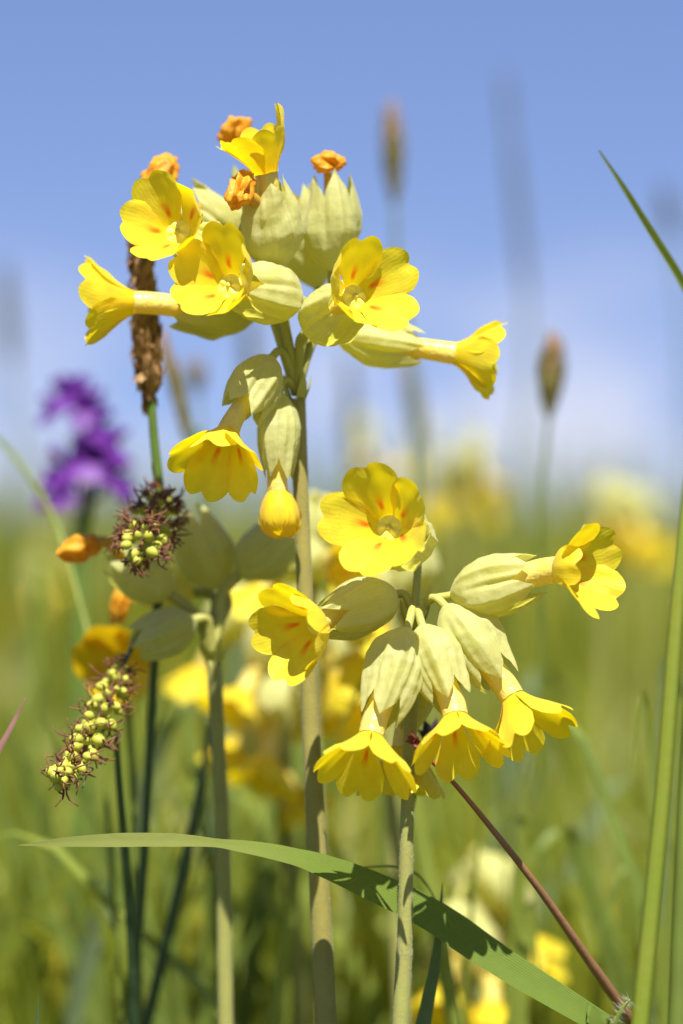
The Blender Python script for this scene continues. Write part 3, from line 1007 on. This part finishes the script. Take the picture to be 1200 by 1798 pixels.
def culm(label, px, rad, mat, name='grass_stalk', cat='grass stalk', to_ground=True, group=None, ns=10):
    pts = [P(*q) for q in px]
    if to_ground:
        d_ = unit(pts[-1] - pts[-2])
        if d_[2] > -0.35: d_ = unit(np.array([d_[0], d_[1], -0.5]))
        pts.append(pts[-1] + d_ * (pts[-1][2] + 0.003) / -d_[2])
    path = spline(pts, 40)
    V, F, U = tube(path, np.array(rad) * 0.001, ns)
    o = place(name, V, F, mat, None, origin=pts[-1], uvs=np.stack([U[:, 0], 1 - U[:, 1]], 1))
    return tag(o, label, cat, group), path


up, toc = np.array([0, 0, 1.0]), np.array([0, -1.0, 0])
blade('long arching grass blade sweeping in front of the tallest stem, with a pale pinkish tip',
      [(33, 1484, 2), (150, 1477, 1), (290, 1475, 0), (400, 1483, 1), (520, 1507, 3), (640, 1552, 6), (760, 1610, 9), (880, 1690, 8), (1060, 1800, 6), (1130, 1850, 8)],
      [0.05, 0.75, 1.15, 1.1, 0.75, 1.6, 2.6, 3.1, 3.2, 3.1, 2.6, 2.0, 1.6, 1.3, 1.0], [up * 0.9 - toc * 0.35, up * 0.8 - toc * 0.4, up * 0.3 - toc * 0.5, up * 0.8 - toc * 0.6, up - toc * 0.5, up - toc * 0.5],
      M['blade'], to_ground=True, fold=0.10, n=80)
blade('slender green grass tip leaning in from the edge against open sky',
      [(1052, 264, 22), (1100, 335, 22), (1150, 415, 23), (1205, 505, 24), (1300, 690, 26), (1420, 1000, 30), (1500, 1500, 36)],
      [0.15, 0.55, 0.7, 0.8, 0.9, 1.2, 1.4], [np.array([0.8, -0.5, 0.3])] * 2, M['blade_lime'], to_ground=True)
blade('short grey-green grass blade standing behind the arching blade',
      [(777, 1550, 12), (772, 1620, 12), (762, 1700, 13), (742, 1800, 14), (725, 1900, 15)], [0.05, 0.5, 0.9, 1.3, 1.5, 1.4], [np.array([1, 0.3, 0])] * 2, M['blade_blue'], to_ground=True)
blade('small curled blue-green blade between the two cowslip stems',
      [(560, 1548, 16), (600, 1530, 17), (650, 1521, 18), (700, 1522, 20), (745, 1545, 22), (780, 1620, 24), (800, 1750, 26)],
      [0.05, 0.3, 0.5, 0.6, 0.6, 0.6], [up * 0.5 + toc] * 2, M['blade_blue'], to_ground=True)
blade('pinkish grass leaf tip poking up beside the seed spike',
      [(46, 1225, 14), (22, 1275, 12), (-5, 1325, 10), (-60, 1420, 8), (-120, 1700, 6)], [0.1, 0.7, 0.9, 0.9, 0.9], [np.array([0.6, 0, 0.6])] * 2, M['pink'], to_ground=True)
culm('thick yellow-green grass stalk rising beside the bells that face away from the umbel',
     [(1245, 620, 26), (1215, 820, 24), (1190, 1060, 22), (1165, 1380, 20), (1142, 1620, 19), (1124, 1800, 18)], [0.9, 1.05, 1.25, 1.35, 1.5, 1.55, 1.6], M['culm'])
culm('thick dark green grass stalk close beside the yellow-green one',
     [(1240, 900, 24), (1215, 1250, 22), (1200, 1550, 20), (1190, 1800, 18)], [1.2, 1.5, 1.6, 1.6], M['blade_thin'])
culm('thin pale green stalk bending over below the purple orchid',
     [(-60, 720, 110), (10, 785, 100), (65, 855, 90), (105, 935, 82), (135, 1040, 76), (158, 1130, 70), (180, 1300, 66), (200, 1600, 64)], [0.4, 0.55, 0.55, 0.5, 0.5], M['blade_lime'])
# hairy shoot tip at the foot of the red stalk
sh, path_ = culm('tiny hairy green shoot tip with a pink point at the foot of the red stalk',
                 [(1107, 1755, -2), (1095, 1768, -2), (1083, 1790, -2), (1070, 1830, -2), (1060, 1900, 0)], [0.12, 0.35, 0.5, 0.6, 0.7], M['blade_thin'], name='shoot', cat='shoot')
hairs(sh, path_[:26], np.array([0.3, 0.5, 0.6]) * 0.001, 160, 5, 0.0016)
blade('dark little blade tip at the foot of the meadow by the sedge',
      [(68, 1757, 4), (66, 1790, 4), (60, 1850, 4), (50, 1950, 6)], [0.03, 0.25, 0.35, 0.4], [np.array([1, 0.3, 0])] * 2, M['sedge_stem'], to_ground=True)

# ------------------------------------------------------------------ the red stalk with its spikelet
rp = [(762, 1340, -1), (800, 1378, 0), (868, 1460, 2), (950, 1565, 6), (1030, 1680, 12), (1118, 1805, 20)]
pts = [P(*q) for q in rp]
d_ = unit(pts[-1] - pts[-2])
pts.append(pts[-1] + d_ * (pts[-1][2] + 0.003) / -d_[2])
rs = thing('grass_stalk', 'slanting reddish-brown stalk with a spikelet, threaded through a nodding bell', 'grass stalk', (pts[-1][0], pts[-1][1], 0))
V, F, U = tube(spline([P(736, 1312, -2)] + pts, 50), np.array([0.28, 0.32, 0.4, 0.55, 0.7, 0.85, 1.0]) * 0.001, 10)
place('stem', V, F, M['red_stalk'], rs, uvs=np.stack([U[:, 0], 1 - U[:, 1]], 1))
rg = np.random.default_rng(5)
for k in range(7):
    b = P(742 - k * 2, 1318 - k * 3, -2)
    t = P(722 - k * 1.5 + rg.uniform(-8, 10), 1290 + rg.uniform(-12, 14), -2 + rg.uniform(-2, 2))
    V, F, U = ribbon(spline([b, (b + t) / 2 + rg.normal(0, 0.0003, 3), t], 8), [0.0004, 0.0009, 0.0006, 0.00005], [rg.normal(size=3)] * 2, 0.5, 5)
    place('scale', V, F, M['red_bud'], rs, uvs=U)
nodep = P(781, 1357, -0.5)
V, F, U = tube(spline([P(772, 1347, -1), nodep, P(790, 1367, -0.3)], 8), np.array([0.35, 0.62, 0.40]) * 0.001, 10)
place('node', V, F, M['red_bud'], rs, uvs=U)
dfoot = P(722, 2300, 26)
db = thing('dried_flower', 'dark purplish dried flower half hidden behind the nodding bells', 'dried flower', (dfoot[0], dfoot[1], 0))
V, F, U = tube(spline([P(757, 1300, 22), P(724, 1420, 23), P(714, 1550, 24), P(706, 1800, 25), np.array([dfoot[0], dfoot[1], -0.003])], 30), [0.0003, 0.0004, 0.0005], 8)
place('stem', V, F, M['sedge_top'], db)
for k in range(10):
    a = rg.uniform(0, 6.28)
    b = P(757, 1300, 22)
    t = b + np.array([math.cos(a) * 0.0022, math.sin(a) * 0.002, rg.uniform(0.001, 0.004)])
    V, F, U = ribbon(spline([b, (b + t) / 2 + rg.normal(0, 0.0004, 3), t], 6), [0.0005, 0.0009, 0.0001], [rg.normal(size=3)] * 2, 0.4, 3)
    place('scale', V, F, M['dark_bud'], db)

# ------------------------------------------------------------------ the sedge
up_path = [(262, 640, 32), (270, 760, 33), (282, 900, 35), (276, 1080, 42), (264, 1300, 50), (250, 1560, 56), (232, 1800, 60)]
pts = [P(*q) for q in up_path]
pts.append(np.array([pts[-1][0] - 0.002, pts[-1][1], -0.003]))
sg = thing('sedge', 'sedge with a shaggy brown spike on top and two drooping spikes of lime seeds', 'sedge', (pts[-1][0], pts[-1][1], 0))
full = spline([P(250, 440, 30), P(255, 540, 31)] + pts, 60)
V, F, U = tube(full[:26], np.array([0.4, 0.5, 0.7, 0.85]) * 0.001, 10)
place('upper_stem', V, F, M['sedge_top'], sg, uvs=U)
V, F, U = tube(full[25:], np.array([0.85, 0.8, 0.8, 0.85]) * 0.001, 10)
place('stem', V, F, M['sedge_stem'], sg, uvs=U)
# male spike: overlapping brown scales round the top of the stem
mp_path = spline([P(246, 425, 30), P(251, 520, 31), P(257, 610, 32), P(264, 705, 32)], 60)
V, F, U = tube(mp_path, np.array([0.3, 0.8, 1.1, 1.0, 0.6]) * 0.001, 10)
msp = place('male_spike', V, F, M['sedge_brown'], sg, uvs=U)
VV, FF = [], []
for k in range(520):
    i = rg.integers(2, 58)
    a = rg.uniform(0, 6.28)
    d_ = np.array([math.cos(a), math.sin(a), 0])
    t = i / 59
    R = np.interp(t, [0, .3, .6, .9, 1], [.3, 0.8, 1.15, 1.0, .5]) * 0.001
    b = mp_path[i] + d_ * R * 0.7
    l = rg.uniform(0.0025, 0.0045)
    tip = b + d_ * rg.uniform(0.0004, 0.0022) + np.array([0, 0, l * rg.choice([1, 1, 1, -0.8])])
    V, F, U = ribbon(spline([b, (b + tip) / 2 + d_ * 0.0004, tip], 5), [0.0004, 0.0007, 0.00005], [np.cross(d_, [0, 0, 1])] * 2, 0.4, 3)
    o0 = len(VV)
    VV += V.tolist(); FF += [tuple(q + o0 for q in f) for f in F]
sc_ = place('scales', np.array(VV), FF, M['sedge_brown'], msp)
sc_['kind'] = 'stuff'

# one utricle mesh, shared
a_, b_ = np.meshgrid(np.linspace(0, 2 * np.pi, 10, endpoint=False), np.linspace(0, np.pi, 8), indexing='ij')
ut = np.stack([np.sin(b_) * np.cos(a_) * 0.92, np.sin(b_) * np.sin(a_) * 0.92, -np.cos(b_) * 1.08 + 0.12 * np.exp(-((np.pi - b_) / 0.5) ** 2)], -1)
UT = mesh_from('utricle', ut, grid_faces(10, 8, True))
UT.materials.append(M['utricle'])


def seed_spike(parent, px, n_seed, size, n_fil, seed, rad, spare=None):
    r = np.random.default_rng(seed)
    path = spline([P(*q) for q in px], 40)
    V, F, U = tube(path, np.array([0.3, 0.45, 0.35, 0.2]) * 0.001, 8)
    sp = place('seed_spike', V, F, M['stigma_brown'], parent, origin=path[0], uvs=U)
    tan = np.gradient(path, axis=0)
    VV, FF = [], []
    for k in range(n_seed):
        t = (k + 0.5) / n_seed
        i = min(int(t * 39), 38)
        tn = unit(tan[i])
        e1, e2, _ = axes(tn)
        a = k * 2.39996 + r.uniform(-0.3, 0.3)
        d_ = e1 * math.cos(a) + e2 * math.sin(a)
        R = np.interp(t, np.linspace(0, 1, len(rad)), rad) * 0.001
        s_ = size * 0.001 * r.uniform(0.75, 1.15) * np.interp(t, [0, .3, .8, 1], [.7, 1, 1.05, 1.05])
        c = path[i] + d_ * R
        o = bpy.data.objects.new('utricle', UT)
        col.objects.link(o)
        o.parent = sp
        o.location = c - path[0]
        o.scale = (s_, s_, s_)
        o.rotation_euler = Vector(d_ + tn * 0.5).to_track_quat('Z', 'Y').to_euler()
        for _ in range(n_fil):
            b = c + d_ * s_ * 0.8 + r.normal(0, 0.0003, 3)
            q = b + d_ * 0.0008 + r.normal(0, 0.0005, 3)
            w2 = q + d_ * 0.0003 + r.normal(0, 0.0009, 3)
            V, F, U = tube(spline([c, b, q, w2], 8), [0.0002, 0.00018, 0.0001], 4)
            o0 = len(VV)
            VV += V.tolist(); FF += [tuple(x + o0 for x in f) for f in F]
    fl = place('stigmas', np.array(VV), FF, M['stigma_brown'], sp)
    fl['kind'] = 'stuff'
    return sp


seed_spike(sg, [(214, 1172, 26), (196, 1220, 20), (160, 1290, 12), (130, 1345, 7), (95, 1372, 5)], 66, 1.02, 3, 3, [0.7, 1.7, 2.0, 1.9, 1.5, 1.1, 1.2])
V, F, U = tube(spline([P(272, 1085, 44), P(258, 1095, 40), P(238, 1125, 34), P(222, 1158, 28), P(212, 1178, 26)], 20), [0.0004, 0.0004, 0.0004], 8)
place('peduncle', V, F, M['sedge_stem'], sg)
seed_spike(sg, [(284, 872, 30), (272, 910, 24), (255, 945, 16), (243, 965, 11)], 44, 0.9, 8, 4, [1.4, 2.7, 2.9, 2.0])
culm('thin dark green sedge stem rising to the hanging seed spike', [(204, 1290, 30), (210, 1380, 34), (222, 1520, 40), (232, 1680, 46), (236, 1800, 50)], [0.5, 0.7, 0.8, 0.9], M['sedge_stem'],
     name='sedge', cat='sedge')
culm('dark slanting sedge leaf between the sedge and the fading cowslip', [(372, 1270, 70), (345, 1420, 70), (310, 1580, 72), (262, 1780, 74)], [0.5, 0.9, 1.0, 1.0], M['sedge_stem'], name='sedge', cat='sedge')

# ------------------------------------------------------------------ buttercup behind the seed spike
bc = P(212, 1150, 62)
bt = thing('buttercup', 'golden broad-petalled buttercup behind the hanging seed spike', 'buttercup', (bc[0] + 0.004, bc[1] + 0.01, 0))
V, F, U = tube(spline([bc, bc + np.array([0.002, 0.006, -0.03]), np.array([bc[0] + 0.004, bc[1] + 0.01, -0.003])], 20), [0.0006, 0.0007, 0.0009], 8)
place('stem', V, F, M['blade_thin'], bt)
ex, ey, ax_ = axes(D((-0.25, -0.35, 0.85)), 15)
for i in range(5):
    q = dict(PET); q.update(len=8.4, w=5.2, w0=1.0, r0=0.4, a0=72, a1=60, a2=40, cup=1.1, notch=0.03, ripple=0.2, crease=0, roll=0.1)
    pts, uv = petal_points(ex, ey, ax_, bc, 2 * math.pi * i / 5, q, 500 + i, 13, 11)
    place('petal', pts, grid_faces(13, 11), M['buttercup'], bt, uvs=uv)

# ------------------------------------------------------------------ purple orchid
ob = P(140, 900, 165)
orc = thing('orchid', 'blurred purple wild orchid spike standing in the grass', 'orchid', (ob[0], ob[1], 0))
opf = np.array([ob[0], ob[1], -0.003])
op = spline([P(150, 690, 165), P(158, 780, 165), P(150, 900, 165), P(142, 1050, 166), np.array([ob[0], ob[1], -0.003])], 40)
V, F, U = tube(op[:20], [0.0008, 0.0012, 0.0016], 10)
place('upper_stem', V, F, M['orchid_dark'], orc, uvs=U)
V, F, U = tube(op[19:], [0.0016, 0.0018, 0.002], 10)
place('stem', V, F, M['sedge_top'], orc, uvs=U)
FLV, FLF = [], []


def add_sheet(path, widths, side, fold=0.3):
    V, F, U = ribbon(spline(path, 7), widths, [side] * 2, fold, 5)
    o0 = len(FLV)
    FLV.extend(V.tolist()); FLF.extend([tuple(x + o0 for x in f) for f in F])


mm = lambda *v: np.array(v) * 0.001
add_sheet([mm(0, 0, 0), mm(0, -3, -1), mm(0, -5.5, -4.5)], [0.001, 0.0038, 0.0046, 0.003], np.array([1, 0, 0.]), -0.3)   # lip
add_sheet([mm(0, 0, 0), mm(0, -1.5, 2.6), mm(0, -4.2, 3.4)], [0.001, 0.0026, 0.0016], np.array([1, 0, 0.]), -0.7)        # hood
for s in (-1, 1):
    add_sheet([mm(0, 0, 0), mm(2.5 * s, -0.5, 2.2), mm(4.6 * s, 0.3, 4.2)], [0.0008, 0.0018, 0.0005], np.array([0.3, 0.2, -1.0]), 0.3)
add_sheet([mm(0, 0, 0), mm(0, 3, 1.0), mm(0, 6.0, 2.6)], [0.0009, 0.0009, 0.0006], np.array([1, 0, 0.]), 0.8)              # spur
FLO = mesh_from('floret', np.array(FLV), FLF)
FLO.materials.append(M['orchid'])
for k, (x, y, rz, s) in enumerate([(118, 690, -0.6, .9), (150, 715, 0.2, .9), (100, 715, -1.0, .8), (165, 745, 0.9, 1), (190, 780, 1.1, 1),
                                   (165, 805, 0.3, 1.1), (120, 815, -0.7, 1.1), (195, 830, 1.0, 1), (115, 850, -0.5, 1.15), (200, 855, 1.3, .9), (135, 690, 2.6, .9), (170, 790, 2.9, 1)]):
    o = bpy.data.objects.new('floret', FLO)
    col.objects.link(o)
    o.parent = orc
    c = P(x, y, 165 + (8 if rz > 2 else -2))
    o.location = c - np.array([ob[0], ob[1], 0])
    o.rotation_euler = (0, 0, rz)
    o.scale = (s, s, s)
for k in range(5):
    c = op[int(14 + k * 1.6)]
    a = k * 2.4
    d_ = np.array([math.cos(a), math.sin(a), 0.3])
    V, F, U = ribbon(spline([c, c + d_ * 0.004, c + d_ * 0.005 + np.array([0, 0, 0.004])], 6), [0.001, 0.0014, 0.0002], [np.cross(d_, up)] * 2, 0.3, 3)
    place('bract', V, F, M['orchid_dark'], orc)


# ------------------------------------------------------------------ grass flower heads out of focus
def head(label, px, d, length, rad, foot_dx=0.0, group=None, mat='head', stem_r=0.45, seed=0):
    """spike-like grass head on its own stalk: px = list of head axis points top..bottom, then stalk"""
    r = np.random.default_rng(seed + 300)
    ax_pts = spline([P(x, y, d) for x, y in px[:length]], 24)
    rest = [P(x, y, d) for x, y in px[length - 1:]]
    foot = rest[-1].copy(); foot[0] += foot_dx; foot[2] = -0.003
    g = thing('flowering_grass', label, 'grass', (foot[0], foot[1], 0), group)
    V, F, U = tube(spline(rest + [foot], 24), [stem_r * 0.001, stem_r * 0.0012, stem_r * 0.0016], 6)
    place('stem', V, F, M['blade_thin'], g)
    rr3 = np.array(rad) * 0.001
    V, F, U = tube(ax_pts, rr3 * 0.75, 10)
    hd = place('seed_head', V, F, M[mat], g, uvs=np.stack([U[:, 0], 1 - U[:, 1]], 1))
    VV, FF = [], []
    for k in range(150):
        t = r.uniform(0, 1)
        i = int(t * 22.99)
        a = r.uniform(0, 6.28)
        d_ = np.array([math.cos(a), math.sin(a), 0])
        R = np.interp(t, np.linspace(0, 1, len(rr3)), rr3)
        b = ax_pts[i] + d_ * R * 0.6
        tip = b + d_ * R * 0.5 + np.array([0, 0, r.uniform(0.002, 0.0045)])
        V, F, U = ribbon(spline([b, (b + tip) / 2 + d_ * R * 0.25, tip], 4), [0.0003, 0.0006, 0.00005], [np.cross(d_, up)] * 2, 0.4, 3)
        o0 = len(VV)
        VV += V.tolist(); FF += [tuple(x + o0 for x in f) for f in F]
    zz = np.array(VV)[:, 2]
    s_ = place('spikelets', np.array(VV), FF, M[mat], hd, uvs=np.stack([zz * 0, (zz - zz.min()) / (zz.max() - zz.min())], 1))
    s_['kind'] = 'stuff'
    return g


head('blurred brown-tipped grass head high in the blue sky, on a thin stalk', [(688, 205), (690, 280), (693, 360), (700, 500), (730, 800)], 185, 3, [0.6, 1.9, 2.3, 1.9, 0.8], seed=1)
head('plump olive grass head low in the sky beside the bell that faces away', [(972, 612), (970, 665), (964, 735), (958, 800), (950, 1000)], 130, 3, [0.6, 1.9, 2.4, 2.2, 0.8], seed=2)
head('tall faint grass panicle, a dim blurred streak up the sky', [(885, 130), (905, 330), (925, 520), (925, 680), (905, 900)], 480, 3, [0.5, 1.2, 1.6, 1.1], seed=3, mat='panicle', stem_r=0.8)
head('very faint pinkish grass head near the slender leaning tip', [(1165, 345), (1180, 420), (1190, 500), (1200, 700)], 420, 2, [0.8, 1.6, 1.0], seed=4, mat='panicle', stem_r=0.4)
head('blurred grass head hanging in the sky above the far cowslips', [(715, 640), (728, 720), (738, 790), (745, 900)], 300, 3, [0.6, 1.8, 2.0, 1.0], seed=5)
head('small blurred brown grass head close to the sedge stem', [(342, 655), (344, 690), (352, 800), (370, 950)], 260, 2, [1.2, 2.2, 1.4], seed=6, stem_r=0.4)
head('dim grey-green grass head behind the nodding bud', [(435, 560), (440, 640), (448, 720), (455, 900)], 420, 3, [0.8, 2.0, 2.2, 1.2], seed=7, mat='panicle', stem_r=0.8)
head('faint grass head beyond the tallest umbel', [(612, 640), (615, 720), (612, 780), (610, 900)], 480, 3, [0.8, 1.6, 2.0, 1.2], seed=8, mat='panicle')
head('pale blurred grass head leaning at the edge of the sky by the orchid', [(8, 480), (14, 560), (20, 640), (40, 900)], 480, 3, [0.8, 2.0, 2.4, 1.4], seed=9, mat='panicle', stem_r=0.8)
head('slanting blurred green grass spike leaning away from the sedge stem', [(285, 610), (305, 680), (328, 770), (360, 900)], 120, 3, [0.4, 0.9, 1.0, 0.8], seed=10)

# tufts of broad blurred blades standing in the middle distance
rg = np.random.default_rng(31)
KINDS = [('blade_lime', 'soft blurred tuft of pale lime grass in the meadow behind the cowslips', 'blurred lime grass tufts'),
         ('blade_thin', 'soft blurred tuft of mid-green grass in the meadow behind the cowslips', 'blurred green grass tufts'),
         ('blade_blue', 'soft blurred tuft of grey-green grass in the meadow behind the cowslips', 'blurred grey-green grass tufts')]
for k in range(52):
    d = rg.uniform(60, 200) if k < 26 else rg.uniform(150, 500)
    x0 = rg.uniform(-60, 1260)
    kind_ = KINDS[int(np.searchsorted([0.62, 0.90], rg.uniform()))]
    tuft = None
    for q in range(rg.integers(2, 5)):
        top = rg.uniform(1150, 1620) - (160 if rg.uniform() < 0.15 else 0)
        lean = rg.normal(0, 170)
        bot = 1900
        hw = rg.uniform(0.7, 2.4)
        pts = [(x0 + lean, top, d), (x0 + lean * 0.62, top + (bot - top) * 0.3, d), (x0 + lean * 0.25, top + (bot - top) * 0.65, d), (x0 + q * 8, bot, d)]
        if rg.uniform() < 0.4:
            pts = [(x0 + lean * 1.7, top + rg.uniform(40, 200), d)] + pts
        tuft = blade(kind_[1], pts, [0.1, hw * 0.7, hw, hw * 0.9, hw * 0.7], [np.array([rg.normal(), rg.normal() * 0.6, 0.1])] * 2,
                     M[kind_[0]], to_ground=True, n=16, group=kind_[2], ncol=3, parent=tuft)
